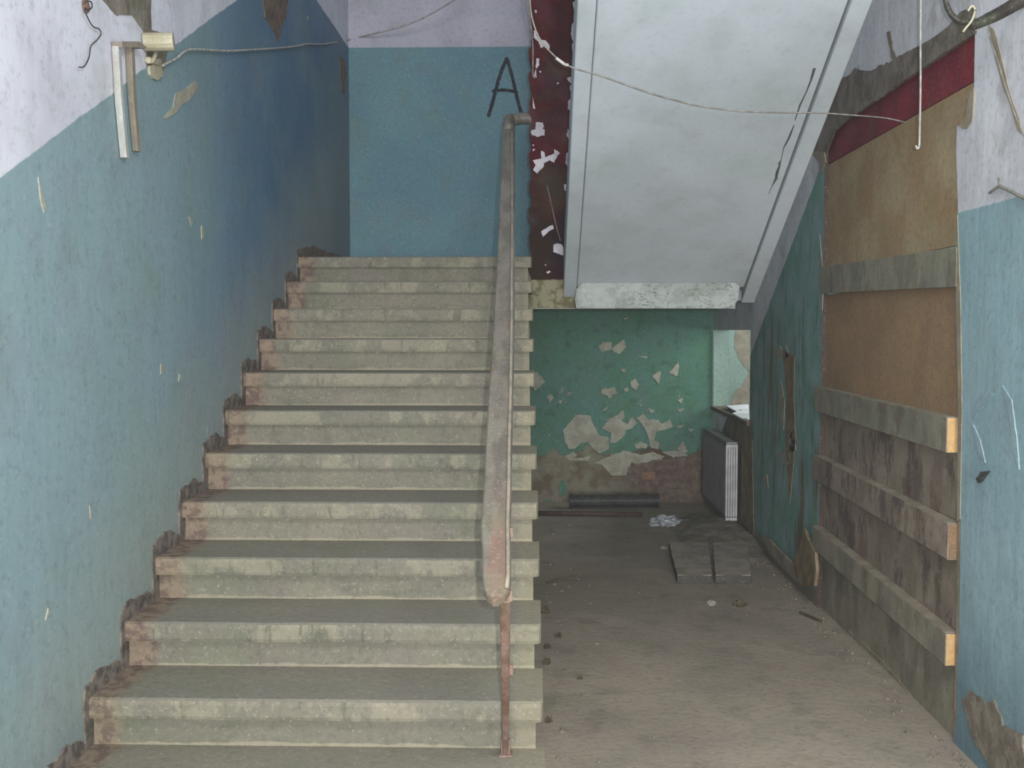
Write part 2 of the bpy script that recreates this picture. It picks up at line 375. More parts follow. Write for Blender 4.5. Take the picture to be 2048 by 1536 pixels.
# room behind the hatch
side = put('wall_side_room', box((XR + .15, 10.5, 0), (4.2, 10.65, 2.9)), M['room'], kind='structure')
put('wall_side_room_right', box((4.1, 7.0, 0), (4.2, 10.5, 2.9)), M['room'], kind='structure')
put('wall_side_room_near', box((XR + .15, 6.9, 0), (4.2, 7.0, 2.9)), M['room'], kind='structure')
put('ceiling_side_room', box((XR + .15, 6.9, 2.9), (4.2, 10.65, 3.0)), M['soffit'], kind='structure')
put('window_sill', box((XR - .02, HY0, HZ0 - .03), (XR + .17, HY1, HZ0 + .004)), M['sill'], wall_right)
put('hatch_jamb', box((XR + .004, HY1 - .004, HZ0), (XR + .148, HY1 + .01, HZ1)), M['room'], wall_right)
bmj = bmesh.new(); bx(bmj, (XR + .02, HY1 - .012, HZ0 + .1), (XR + .15, HY1 - .006, HZ1))
bmj.free()

# irregular patches of bare plaster, chipped paint etc. (thin, on the wall plane)
def patches(parent, name, m, plane, val, polys, conv=None, d=.003, step=.012, amp=.35):
    ox = {'X-': Vector((1, 0, 0)), 'X+': Vector((-1, 0, 0)), 'Y': Vector((0, -1, 0))}[plane]
    for i, P in enumerate(polys):
        if conv: P = [(conv[0] + x * conv[2], conv[1] + y * conv[2]) for x, y in P]
        fn = onY if plane == 'Y' else onX
        pts = jag([fn(x, y, val) for x, y in P], step, amp, i + 5)
        bm = bmesh.new(); prism(bm, [p - ox * .001 for p in pts], ox * (d + .001))
        put(name, bm, m, parent)
K5 = (1000, 520, .29297)
gp = [[(215,780),(255,765),(310,830),(240,895),(210,850)], [(675,590),(700,560),(760,560),(765,610),(690,625)], [(765,600),(845,540),(860,590),(815,645),(775,625)],
      [(690,890),(720,872),(740,880),(780,865),(800,910),(770,920),(750,950),(730,925),(690,910)], [(890,830),(920,808),(950,850),(930,885),(895,870)], [(845,880),(870,865),(875,895),(850,900)],
      [(1035,795),(1085,755),(1100,770),(1085,845)], [(1150,770),(1215,700),(1225,720),(1210,795)], [(320,930),(350,915),(368,940),(340,972)], [(395,965),(430,955),(415,985)], [(820,745),(860,740),(850,770)],
      [(430,1160),(520,1055),(615,1060),(630,1110),(680,1200),(740,1210),(745,1290),(680,1320),(640,1290),(600,1240),(550,1250),(510,1290),(470,1290),(440,1230)],
      [(695,1150),(750,1080),(800,1060),(840,1020),(850,1070),(830,1100),(870,1120),(900,1070),(935,1110),(900,1150),(860,1160),(850,1200),(790,1250),(750,1250),(760,1180)],
      [(930,1080),(980,1050),(1010,1090),(1080,1090),(1100,1120),(1160,1090),(1180,1140),(1120,1160),(1070,1170),(1050,1230),(1090,1250),(1080,1290),(1030,1280),(1010,1200),(990,1150),(960,1110)],
      [(920,1260),(960,1240),(1010,1260),(1000,1285),(930,1285)], [(1210,1290),(1250,1240),(1280,1310),(1240,1330)], [(1200,1135),(1250,1125),(1230,1150)], [(1285,1150),(1320,1155),(1305,1175)],
      [(1215,960),(1250,935),(1240,985)], [(1210,1020),(1260,1010),(1230,1040)], [(455,910),(495,900),(470,922)], [(700,1020),(735,1000),(720,1032)], [(1010,1010),(1060,1030),(1030,1045)], [(950,985),(972,980),(960,1005)],
      [(440,1340),(500,1310),(530,1330),(500,1355),(560,1350),(620,1335),(600,1370),(480,1370)],
      [(640,1385),(750,1340),(850,1300),(960,1330),(1040,1310),(1120,1340),(1080,1400),(980,1420),(900,1380),(860,1470),(760,1470),(700,1400)],
      [(1100,1310),(1200,1300),(1290,1335),(1180,1345)], [(840,395),(880,390),(860,410)], [(940,655),(1010,660),(1000,672)]]
patches(wall_green, 'bare_plaster_patch', M['plaster'], 'Y', YF, gp, K5, .004)
# a broken-out hollow at the foot of the wall with loose bricks
M['brickm'] = plain('old_brick', (150, 116, 92), (126, 94, 74), 12, hs=.5)
patches(wall_green, 'broken_plaster', M['brown'], 'Y', YF, [[(1255, 935), (1300, 922), (1360, 915), (1404, 905), (1408, 1008), (1330, 1010), (1285, 985), (1262, 960)]], None, .006, .03)
for (x0, y0, x1, y1) in [(1284, 944, 1311, 959), (1316, 940, 1344, 955), (1290, 963, 1318, 976), (1350, 936, 1380, 950), (1322, 960, 1352, 974), (1356, 956, 1384, 970), (1300, 980, 1330, 993), (1336, 978, 1366, 991)]:
    a = onY(x0, y1, YF - .02); b = onY(x1, y0, YF - .02)
    put('brick', box((a.x, YF - random.uniform(.012, .022), a.z), (b.x, YF + .02, b.z), .004), M['brickm'] if (x0, y0) == (1284, 944) else M['brown'], wall_green)

# letter sprayed on the landing wall
def stroke(bm, pts, wd, Y):
    P = smoothpath([onY(x, y, Y) for x, y in pts], 5)
    L, Rr = [], []
    for i, p in enumerate(P):
        t = (P[min(i + 1, len(P) - 1)] - P[max(i - 1, 0)]).normalized(); n = Vector((-t.z, 0, t.x)); q = wd * (1 + .1 * math.sin(i * 1.7))
        L.append(p + n * q); Rr.append(p - n * q)
    e0 = (P[0] - P[1]).normalized() * wd; e1 = (P[-1] - P[-2]).normalized() * wd
    prism(bm, L + [P[-1] + e1] + Rr[::-1] + [P[0] + e0], Vector((0, -.0015, 0)))
bm = bmesh.new(); k = .0
stroke(bm, [(977, 232), (985, 205), (993, 175), (1003, 142), (1014, 117)], .013, YB)
stroke(bm, [(1014, 119), (1023, 148), (1031, 182), (1040, 218), (1046, 232)], .012, YB - .0016)
stroke(bm, [(986, 182), (1008, 180), (1034, 184)], .011, YB - .0032)
put('painted_letter', bm, M['letter'], wall_back)

# ------------------------------------------------------------------ lower staircase
st = thing('staircase', (-.7, 2.5, 0), 'worn grey concrete staircase rising along the blue wall on the left', 'staircase')
XE = lambda k: .018 - .0052 * (k - 1)          # right end of each step
O = lambda x, y, z: Vector((x, y, z)) - Vector((-.7, 2.5, 0))
def make_step(k):
    zt, yf = tread_z(k), riser_y(k); xe = XE(k)
    last = k == 11
    # riser block, local origin at its lower front edge
    bm = bmesh.new(); n = 26
    bx(bm, (XL + .004, 0, -.02), (xe - .022, T if not last else .12, RI - .06))
    r = put('step', bm, M['riser'], st, O(0, yf, zt - RI))
    # tread slab with a rounded, chipped nose
    bm = bmesh.new(); rnd = random.Random(k)
    xs = [XL + .003 + (xe - XL - .003) * i / n for i in range(n + 1)]
    xs = xs[:-1] + [xe - .02, xe - .006, xe]
    rings = []
    for i, x in enumerate(xs):
        ch = .004 * mnoise.noise(Vector((x * 5, k * 3.3, 0))) + .003 * mnoise.noise(Vector((x * 23, k * 3.3, 4)))
        inset = 0 if i < len(xs) - 2 else (.006 if i == len(xs) - 2 else .02)
        fr = -.036 + ch + inset; back = T + .002 if not last else .14
        prof = [(back, 0), (fr + .016, 0), (fr + .005, -.005), (fr, -.016), (fr + .001, -.052), (fr + .005, -.063), (fr + .02, -.063), (back, -.063)]
        rings.append([bm.verts.new((x, y, z)) for y, z in prof])
    m = len(rings[0])
    for A, B in zip(rings, rings[1:]):
        for j in range(m): bm.faces.new((A[j], A[(j + 1) % m], B[(j + 1) % m], B[j]))
    bm.faces.new(rings[0]); bm.faces.new(rings[-1][::-1])
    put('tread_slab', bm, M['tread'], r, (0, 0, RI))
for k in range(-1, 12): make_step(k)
for xa in (XL + .12, -.16):                     # carrying stringers under the steps
    bm = bmesh.new()
    y0, y1 = riser_y(-1) + .04, riser_y(11) + .05
    zl = lambda y: tread_z(-1) - RI + (y - riser_y(-1)) * SL
    pts = [O(xa, y0 + .08, 0), O(xa, y1, zl(y1) - .035), O(xa, y1, zl(y1) - .24), O(xa, y0 + .40, 0)]
    prism(bm, pts, Vector((.12, 0, 0))); put('stringer', bm, M['riser'], st)
bm = bmesh.new()
prism(bm, [O(XL + .01, y0 + .42, 0), O(XL + .01, y0 + .2, .0), O(XL + .01, y1, zl(y1) - .07), O(XL + .01, y1, zl(y1) - .15)], Vector((1.33, 0, 0)))
put('soffit', bm, M['riser'], st)
# crumbling plaster edge that follows the steps on the left wall; its brown also paints in the gap's shade
bm = bmesh.new(); rnd = random.Random(3); lo_, hi_ = [], []
prof = []
for k in range(0, 12):
    yf, zt = riser_y(k), tread_z(k)
    for t in range(6):                                          # up the riser
        prof.append((yf + (.006 if t < 3.4 else -.034), zt - RI + RI * t / 6, 'r', t / 6))
    for t in range(8): prof.append((yf - .034 + T * t / 8, zt, 't', t / 8))
outer = []
for y, z, c, t in prof:
    if c == 'r': o_ = ((y - .04 if t < .57 else y) - .018 - .010 * rnd.random(), z + .02)
    else: o_ = (y - .014 * (1 - t), z + .018 + .05 * max(.4, math.sin(t * 2.6 + .5)) * (.6 + .5 * rnd.random()))
    outer.append(o_)
vi = [bm.verts.new((XL + .006, y, z)) for y, z, *_ in prof]; vo = [bm.verts.new((XL + .005, y, z)) for y, z in outer]; vw = [bm.verts.new((XL - .001, y - .003, z + .004)) for y, z in outer]
for A, B in ((vi, vo), (vo, vw)):
    for i in range(len(A) - 1): bm.faces.new((A[i], A[i + 1], B[i + 1], B[i]))
put('broken_plaster_edge', bm, M['gap'], wall_left)
patches(wall_left, 'bare_plaster_patch', M['brown'], 'X-', XL, [[(592, 500), (625, 492), (660, 505), (698, 517), (698, 545), (640, 560), (600, 575)]], None, .004, .05)

# ------------------------------------------------------------------ landing, pillar, upper flight
ld = thing('stair_landing', (0, 6.8, LAND - .16), 'concrete stair landing slab in front of the blue wall with the letter', 'landing')
OL = Vector((0, 6.8, LAND - .16))
def lbox(a, b, bev=0): return box(Vector(a) - OL, Vector(b) - OL, bev)
put('slab', lbox((XL + .002, riser_y(11) + .10, LAND - .14), (1.25, YB - .001, LAND)), M['tread'], ld)
put('beam', lbox((XL + .002, 5.955, EYE + .122), (1.14, 6.2, LAND - .14)), M['beam'], ld)
# whitewashed beam face between the stringers, chamfered corners
pa = [(1150, 600), (1153, 578), (1166, 566), (1470, 565), (1480, 572), (1476, 600), (1468, 614), (1440, 617), (1153, 617)]
bm = bmesh.new(); prism(bm, [onY(x, y, 5.85) - OL for x, y in pa], Vector((0, .11, 0)))
bmesh.ops.bevel(bm, geom=[e for e in bm.edges if abs(e.verts[0].co.y - e.verts[1].co.y) < .01], offset=.008, segments=2, affect='EDGES')
put('beam_facing', bm, M['beam'], ld)

pl = thing('pillar', (.11, 6.1, EYE + .12), 'maroon painted masonry pillar with chipped white patches between the two flights', 'pillar')
OP = Vector((.11, 6.1, EYE + .12))
bm = bmesh.new(); rnd = random.Random(11); zs = []
z = EYE + .125; L = []
while z < TOP:
    ph = (z - EYE) / .155; bump = .012 * (1 if (ph % 1) < .55 else 0) * (1 if z < EYE + 1.6 else .25)
    L.append((-.038 - bump + rnd.uniform(-.004, .004), z)); z += .022
n = len(L)
a = [bm.verts.new(Vector((x, 5.95, z)) - OP) for x, z in L]
b = [bm.verts.new(Vector((.29, 5.95, z)) - OP) for x, z in L]
c_ = [bm.verts.new(Vector((.29, 6.22, z)) - OP) for x, z in L]; d_ = [bm.verts.new(Vector((x * .8, 6.22, z)) - OP) for x, z in L]
for i in range(n - 1):
    for A, B in ((a, b), (b, c_), (c_, d_), (d_, a)): bm.faces.new((A[i], B[i], B[i + 1], A[i + 1]))
bm.faces.new((a[0], b[0], c_[0], d_[0])); bm.faces.new((a[-1], b[-1], c_[-1], d_[-1]))
put('shaft', bm, M['maroon'], pl)
def ppatch(polys, conv, m=M['white_chip'], name='paint_chip'):
    for i, P in enumerate(polys):
        P = [(conv[0] + x * conv[2], conv[1] + y * conv[2]) for x, y in P]
        pts = jag([onY(x, y, 5.948) - OP for x, y in P], .008, .35, i + 3); bm = bmesh.new(); prism(bm, pts, Vector((0, .008, 0))); put(name, bm, m, pl)
ppatch([[(325,290),(345,290),(350,340),(400,380),(440,390),(480,440),(470,475),(420,450),(390,460),(370,400),(325,360)], [(350,555),(380,560),(375,620),(350,660),(340,640)], [(645,750),(690,735),(685,800),(660,780)],
        [(315,930),(330,1010),(340,1045),(318,1040)], [(345,1170),(410,1175),(425,1215),(410,1230),(435,1250),(425,1300),(360,1312),(300,1290),(300,1250),(340,1240)],
        [(690,230),(730,200),(725,330),(700,400),(680,330)], [(690,420),(712,410),(706,520),(694,500)], [(698,20),(735,10),(735,150),(712,120)], [(330,95),(355,100),(350,125),(335,120)], [(375,680),(395,682),(392,700),(378,698)],
        [(545,790),(565,792),(560,806),(548,804)], [(655,960),(690,950),(684,1080),(650,1040)], [(650,1240),(668,1250),(660,1330),(640,1300)], [(310,1385),(330,1390),(322,1402),(312,1400)], [(312,1432),(338,1430),(320,1450)],
        [(668, 820), (690, 815), (686, 880), (672, 870)], [(344, 660), (352, 740), (330, 745), (322, 730)]], (1000, 0, .20833))
ppatch([[(560,310),(580,320),(585,350),(640,330),(640,300),(675,325),(660,345),(640,385),(610,370),(580,385),(575,410),(535,450),(510,430),(525,400),(510,370),(560,360)], [(560,805),(600,780),(632,768),(640,790),(600,812),(570,842)],
        [(635,890),(660,882),(692,890),(697,955),(660,945),(635,930)], [(715,330),(730,320),(724,410),(710,390)], [(590,1055),(615,1048),(618,1056),(600,1070)], [(580,1010),(592,1012),(586,1022)], [(700,520),(716,515),(714,560),(704,556)]], (900, 200, .32552))

fl = thing('upper_flight', (.7, 5.9, EYE + .3), 'whitewashed underside of the upper stair flight sloping up towards the ceiling', 'staircase')
OFL = Vector((.7, 5.9, EYE + .3))
SA = .527
def fz(y, z0): return EYE + z0 + SA * (6.0 - y)
def flight_bar(name, xa, xb, zlow, zhigh, ya, yb, m, bev=.004):
    bm = bmesh.new()
    P = [Vector((xa, ya, fz(ya, zlow))), Vector((xa, yb, fz(yb, zlow))), Vector((xa, yb, fz(yb, zhigh))), Vector((xa, ya, fz(ya, zhigh)))]
    prism(bm, [p - OFL for p in P], Vector((xb - xa, 0, 0)))
    if bev: bmesh.ops.bevel(bm, geom=list(bm.edges), offset=bev, segments=1, affect='EDGES')
    return put(name, bm, m, fl)
ytop = 1.9
flight_bar('soffit', .226, 1.178, .191, .30, 5.9, ytop, M['soffit'])
flight_bar('stringer', .150, .222, .166, .42, 6.0, ytop, M['soffit'])
flight_bar('stringer', 1.186, 1.262, .168, .42, 6.02, ytop, M['soffit'])
for k in range(14):                             # the steps it carries
    y = 5.9 - k * T; z = LAND + (k + 1) * RI
    put('step', box(Vector((.153, y - T + .01, z - .15)) - OFL, Vector((1.26, y + .02, z)) - OFL), M['tread'], fl)
# a flaking crack beside the right stringer: thin, dark, raised lips
def crackline(pts, wds, m, parent, off):
    bm = bmesh.new(); P = [onSlope(x, y, .191 + SA * 6.0, -SA) for x, y in pts]
    L = [p + Vector((-w_, 0, -.0015)) for p, w_ in zip(P, wds)]; Rr = [p + Vector((w_, 0, -.0015)) for p, w_ in zip(P, wds)]
    poly = jag(L + Rr[::-1], .02, .12, 4); prism(bm, [p - off for p in poly], Vector((0, 0, .004))); put('crack', bm, m, parent)
crackline([(1629, 136), (1622, 160), (1612, 185), (1600, 210), (1590, 240)], [.006, .004, .002, .004, .0015], M['crack'], fl, OFL)
crackline([(1588, 250), (1578, 275), (1568, 295), (1562, 320), (1558, 328)], [.002, .005, .002, .0015, .006], M['crack'], fl, OFL)
crackline([(1560, 328), (1554, 345), (1552, 357), (1544, 372), (1537, 388)], [.004, .007, .006, .0015, .001], M['crack'], fl, OFL)

# ------------------------------------------------------------------ boarded doorway in the right wall
dr = bpy.data.objects.new('door_1', None); C.objects.link(dr); dr.location = (XR + .05, 4.85, 0); dr['kind'] = 'structure'
OD = Vector((XR + .05, 4.85, 0))
XB = XR + .02
def dbox(y0, y1, z0, z1, xa, xb, bev=.002): return box(Vector((xa, y0, z0)) - OD, Vector((xb, y1, z1)) - OD, bev)
Zr = lambda v: EYE + v
y0, y1 = 3.86, FY + .02
put('transom_panel', dbox(y0, y1, Zr(.93), Zr(1.16), XB, XB + .03), M['red'], dr)
put('lintel_soffit', dbox(3.9, FY, TZ - .006, TZ + .004, XR - .001, XB + .02, 0), M['lintel'], dr)
put('fibreboard_panel', dbox(y0, y1, Zr(.33), Zr(.928), XB + .004, XB + .02), M['fibre'], dr)
put('fibreboard_panel', dbox(y0, y1, Zr(-.34), Zr(.20), XB + .004, XB + .02), M['fibre2'], dr)
def rail(za, zb, m, end, ye=3.985, tilt=0, ex=.03):
    bm = dbox(ye, y1, Zr(zb), Zr(za), XR - ex, XB + .004, .003)
    for v in bm.verts: v.co.z += tilt * (v.co.y + OD.y - 3.98)
    r = put('timber_rail', bm, m, dr)
    if end:
        bm = dbox(ye - .002, ye + .004, Zr(zb) + .003, Zr(za) - .003, XR - .027, XB + .002, 0); put('sawn_end', bm, end, r)
    bm = dbox(ye + .01, y1, Zr(za) - .002, Zr(za) + .002, XR - ex + .002, XR + .02, 0)
    for v in bm.verts: v.co.z += tilt * (v.co.y + OD.y - 3.98)
    put('dusty_edge', bm, M['ledge'], r)
rail(.315, .165, M['rail'], None, 3.99, .022, .006)
rail(-.337, -.475, M['rail'], M['newwood'], tilt=.008)
rail(-.745, -.885, M['stain'], M['oldwood'], tilt=.018, ye=3.95)
rail(-1.172, -1.30, M['plinth'], M['newwood'], tilt=.026, ye=3.95)
put('stained_panel', dbox(y0, y1, Zr(-.74), Zr(-.34), XB + .004, XB + .022), M['stain'], dr)
put('stained_panel', dbox(y0, y1, Zr(-1.17), Zr(-.742), XB + .004, XB + .022), M['stain'], dr)
put('plinth_board', dbox(y0, y1, 0, Zr(-1.172), XB + .004, XB + .022), M['plinth'], dr)
bm = bmesh.new()
P = [onX(x, y, XR + .03) - OD for x, y in [(1700, 1262), (1735, 1292), (1770, 1325), (1800, 1360), (1842, 1412)]]
tube(bm, P, .009, 5); put('floor_batten', bm, M['ledge'], dr)
put('reveal_dark_strip', dbox(FY - .005, FY + .004, 0, TZ - .01, XR + .0005, XB + .01, 0), M['pipeb'], dr)  # thin dark strip added over the far reveal to shade it down
put('jamb_post', dbox(3.90, 3.935, 0, Zr(-.48), XR + .002, XB, .003), M['ledge'], dr)
# broken plaster above the doorway and around it
patches(wall_right, 'broken_plaster', M['lintel'], 'X+', XR, [
    [(1679, 158), (1698, 152), (1712, 136), (1720, 140), (1740, 142), (1760, 133), (1785, 122), (1800, 112), (1840, 92), (1868, 76), (1900, 52), (1925, 22), (1952, 15), (1954, 66), (1900, 100), (1850, 134), (1810, 161), (1775, 186), (1735, 213), (1700, 237), (1672, 262), (1655, 305), (1628, 300), (1640, 262)],
    [(1776, 66), (1782, 64), (1790, 104), (1796, 116), (1786, 120)]], None, .006, .03, .3)
patches(wall_right, 'bare_plaster_patch', M['ledge'], 'X+', XR, [[(1942, 184), (1950, 180), (1946, 245), (1932, 256), (1916, 252), (1930, 246)], [(1622, 303), (1650, 300), (1652, 325), (1640, 350), (1640, 325)]], None, .005, .02)
patches(wall_right, 'peeled_paint_strip', M['ledge'], 'X+', XR, [[(1916, 430), (1922, 600), (1925, 820), (1921, 1040), (1915, 1040), (1918, 830), (1913, 600)],
    [(1640, 470), (1648, 560), (1645, 620), (1641, 560)], [(1978, 50), (1990, 60), (2003, 110), (2022, 190), (2040, 240), (2048, 270), (2036, 262), (2020, 205), (2005, 170), (1992, 120)]], None, .003, .03, .15)
patches(wall_right, 'peeling_paint_flap', M['blueflap'], 'X+', XR, [[(1944, 826), (1960, 798), (1985, 786), (1990, 790), (1968, 812), (1950, 836)], [(1948, 850), (1962, 880), (1972, 925), (1958, 905)], [(2006, 770), (2025, 800), (2036, 880), (2040, 940), (2028, 900), (2020, 830)]], None, .004, .02, .15)
patches(wall_right, 'bare_plaster_patch', M['plaster'], 'X+', XR, [[(1562, 762), (1570, 800), (1568, 860), (1560, 830)], [(1572, 690), (1578, 712), (1572, 718)], [(1548, 700), (1562, 690), (1568, 712), (1556, 722)], [(1560, 905), (1580, 900), (1585, 925), (1570, 935)], [(1525, 955), (1535, 950), (1537, 975)], [(1575, 870), (1590, 860), (1592, 900), (1582, 905)]], None, .003, .02)
patches(wall_right, 'bare_plaster_patch', M['shard'], 'X+', XR, [[(1566, 700), (1590, 712), (1588, 800), (1592, 880), (1580, 1010), (1572, 880), (1574, 790)], [(1483, 870), (1505, 880), (1508, 1070), (1500, 1060), (1484, 1040)]], None, .003, .02)
patches(wall_right, 'bare_plaster_patch', M['rubble'], 'X+', XR, [[(1926, 1402), (1945, 1385), (1965, 1400), (1990, 1405), (2010, 1450), (2048, 1470), (2070, 1640), (2000, 1560), (1950, 1480)]], None, .006, .03)
# left wall losses
patches(wall_left, 'bare_plaster_patch', M['plaster'], 'X-', XL, [
    [(388, 162), (395, 175), (378, 200), (362, 210), (352, 225), (330, 238), (325, 236), (345, 215), (350, 188), (370, 178)],
    [(75, 355), (82, 385), (90, 410), (87, 428), (80, 400)], [(377, 433), (385, 440), (382, 455)], [(402, 450), (408, 468), (402, 480)], [(321, 727), (326, 742), (320, 750)], [(358, 748), (362, 755), (356, 762)],
    [(178, 1010), (183, 1030), (180, 1036)], [(95, 1216), (97, 1225), (90, 1240)], [(612, 35), (618, 32), (616, 42)]], None, .003, .02, .2)
patches(wall_left, 'bare_plaster_patch', M['lintel'], 'X-', XL, [[(205, 0), (300, -20), (302, 60), (345, 72), (318, 158), (292, 130), (290, 70), (262, 28), (230, 30)]], None, .004, .03, .3)
patches(wall_left, 'brown_stain', M['brown'], 'X-', XL, [[(525, -5), (575, -5), (572, 30), (562, 60), (557, 85), (545, 58), (530, 35)], [(677, 112), (688, 118), (692, 150), (688, 190), (682, 180), (680, 140)]], None, .003, .03)
patches(wall_left, 'bare_plaster_patch', M['ivory'], 'X-', XL, [[(294, 132), (318, 126), (320, 150), (306, 162), (296, 150)]], None, .01, .02)

# ------------------------------------------------------------------ handrail
hr = thing('handrail', (-.13, 3.0, tread_z(0)), 'long worn grey handrail with a rusty end post, bolted to the maroon pillar', 'handrail')
OH = Vector((-.13, 3.0, tread_z(0)))
ha, hb = -.66 - .5391 * 2.5, .5391
rows = [(1194, 984, 998), (1188, 974, 1010), (1176, 967, 1019), (1150, 965, 1022), (1100, 964, 1022), (1050, 962, 1021), (980, 967, 1023), (900, 971, 1024), (850, 974, 1025), (780, 978, 1027), (700, 983, 1028), (640, 987, 1029), (560, 992, 1029), (480, 996, 1030), (400, 999, 1030), (330, 1002, 1030), (270, 1004, 1030), (246, 1006, 1030)]
bm = bmesh.new(); rings = []
nrm = Vector((0, -hb, 1)).normalized()
for y, xl, xr in rows:
    a, b = onSlope(xl, y, ha, hb), onSlope(xr, y, ha, hb); w_ = b - a; th = .032
    pr = [(0, -.4), (.0, -.12), (.05, 0.0), (.3, .03), (.6, .03), (.85, .02), (.95, -.1), (1, -.35), (1, -.8), (.9, -1), (.1, -1), (0, -.75)]
    rings.append([bm.verts.new(a + w_ * u + nrm * v * th - OH) for u, v in pr])
m = len(rings[0])
for A, B in zip(rings, rings[1:]):
    for j in range(m): bm.faces.new((A[j], A[(j + 1) % m], B[(j + 1) % m], B[j]))
bm.faces.new(rings[0]); bm.faces.new(rings[-1])
put('rail_board', bm, M['handrail'], hr)
bm = bmesh.new()
P = [onSlope(xr - 6 + (3 if y > 1180 else 0), y, ha + .004, hb) - OH for y, xl, xr in rows[2:]]
tube(bm, P, .006, 6); put('steel_edge', bm, M['metal2'], hr, smooth=True)
# the bend into the pillar
a = onSlope(1018, 246, ha, hb); pth = smoothpath([a + Vector((0, -.10, -.054)), a, a + Vector((.004, .05, .03)), onY(1026, 240, 5.97), onY(1040, 237, 5.985), onY(1056, 237, 5.985), onY(1075, 238, 5.985)], 5)
bm = bmesh.new(); tube(bm, [p - OH for p in pth], .033, 12); 
put('bend', bm, M['handrail'], hr, smooth=True)
pt = onY(1011, 1188, 2.56) + Vector((0, 0, -.02)); pb = onZ(1011, 1512, tread_z(0))
bm = bmesh.new(); prism(bm, [pt + Vector((-.0145, 0, 0)) - OH, pt + Vector((.0125, 0, 0)) - OH, pb + Vector((.009, 0, 0)) - OH, pb + Vector((-.009, 0, 0)) - OH], Vector((0, .022, .008)))
bmesh.ops.bevel(bm, geom=list(bm.edges), offset=.003, segments=1, affect='EDGES')
post = put('post', bm, M['rust'], hr)
bm = bmesh.new(); bx(bm, pb + Vector((-.02, -.012, 0)) - OH, pb + Vector((.02, .03, .006)) - OH, .002); bx(bm, pb + Vector((-.014, -.004, .004)) - OH, pb + Vector((.014, .02, .05)) - OH, .003)
put('base_plate', bm, M['rust'], post)
for (x, y) in [(1024, 1066), (1023, 1192), (1024, 1340), (1020, 1003)]:
    q = pt.lerp(pb, max(0, min(1, (y - 1188) / 324))) if y > 1188 else onSlope(x, y, ha - .02, hb)
    q = Vector((onY(x, y, q.y).x, q.y, onY(x, y, q.y).z))
    put('bracket', box(q + Vector((-.012, -.003, -.014)) - OH, q + Vector((.003, .008, .014)) - OH, .002), M['rust'], post)

# ------------------------------------------------------------------ radiator and hatch things
rd = thing('radiator', (1.55, 8.6, .1), 'grey panel radiator with pale ribbed end hanging under the wall opening', 'radiator')
OR = Vector((1.55, 8.6, .1)); ra, rb, rz0, rz1 = 8.10, 9.20, .085, .71
put('panel', box(Vector((1.492, ra + .012, rz0)) - OR, Vector((1.504, rb, rz1)) - OR, .004), M['rad'], rd)
bm = bmesh.new()
for i in range(22):
    y = ra + .05 + i * .05; bx(bm, Vector((1.488, y - .012, rz0 + .04)) - OR, Vector((1.4925, y + .012, rz1 - .04)) - OR, .002)
put('pressed_rib', bm, M['rad'], rd)
put('panel', box(Vector((1.572, ra + .012, rz0)) - OR, Vector((1.582, rb, rz1)) - OR, .004), M['rad'], rd)
put('end_cover', box(Vector((1.492, ra + .006, rz0 + .03)) - OR, Vector((1.582, ra + .012, rz1 - .03)) - OR, .002), M['blockd'], rd)
for i in range(5):
    x = 1.497 + i * .0195; put('end_slat', box(Vector((x - .0078, ra - .004, rz0 + .03)) - OR, Vector((x + .0078, ra + .004, rz1 - .03)) - OR, .001), M['radw'], rd)
put('top_grille', box(Vector((1.50, ra, rz1 - .012)) - OR, Vector((1.576, rb, rz1 - .004)) - OR, .001), M['radw'], rd)
for z in (rz0 + .012, rz1 - .03): put('end_cap', box(Vector((1.492, ra - .002, z - .014)) - OR, Vector((1.584, ra + .02, z + .012)) - OR, .004), M['radw'], rd)
for yy in (8.35, 8.95): put('bracket', box(Vector((1.58, yy, .3)) - OR, Vector((1.609, yy + .03, .6)) - OR, .002), M['rad'], rd)
P = [onZ(x, y, HZ0 + .02) for x, y in [(1452, 814), (1497, 811), (1499, 838), (1488, 842), (1464, 829), (1474, 826)]]
bm = bmesh.new(); prism(bm, P, Vector((0, 0, .012))); wbd = put('white_board', bm, M['white']); tag(wbd, 'white offcut of board with a round hole lying on the opening sill', 'board')
bm = bmesh.new(); c0 = onZ(1481, 820, HZ0 + .033); bmesh.ops.create_cone(bm, cap_ends=True, segments=14, radius1=.012, radius2=.012, depth=.004)
for v in bm.verts: v.co += c0
put('hole', bm, M['crack'], wbd)
patches(side, 'bare_plaster_patch', M['ledge'], 'Y', 10.5, [[(1472, 655), (1500, 655), (1500, 745), (1486, 730), (1474, 712), (1468, 690)], [(1500, 745), (1500, 815), (1462, 812), (1466, 790), (1484, 770)]], None, .004, .03)

HAZE = True
if HAZE:
    hm = bpy.data.materials.new('dusty_air'); hm.use_nodes = True; ht = hm.node_tree; ht.nodes.clear()
    ho = ht.nodes.new('ShaderNodeOutputMaterial'); hv = ht.nodes.new('ShaderNodeVolumeScatter')
    hv.inputs['Color'].default_value = (.93, .97, 1, 1); hv.inputs['Density'].default_value = .0042; hv.inputs['Anisotropy'].default_value = .0
    ht.links.new(hv.outputs[0], ho.inputs['Volume'])
    hz = put('dusty_haze', box((-1.7, .6, -.2), (4.3, 10.9, 4.8)), hm, kind='stuff'); tag(hz, 'thin whitish dust haze filling the whole stairwell', 'haze')
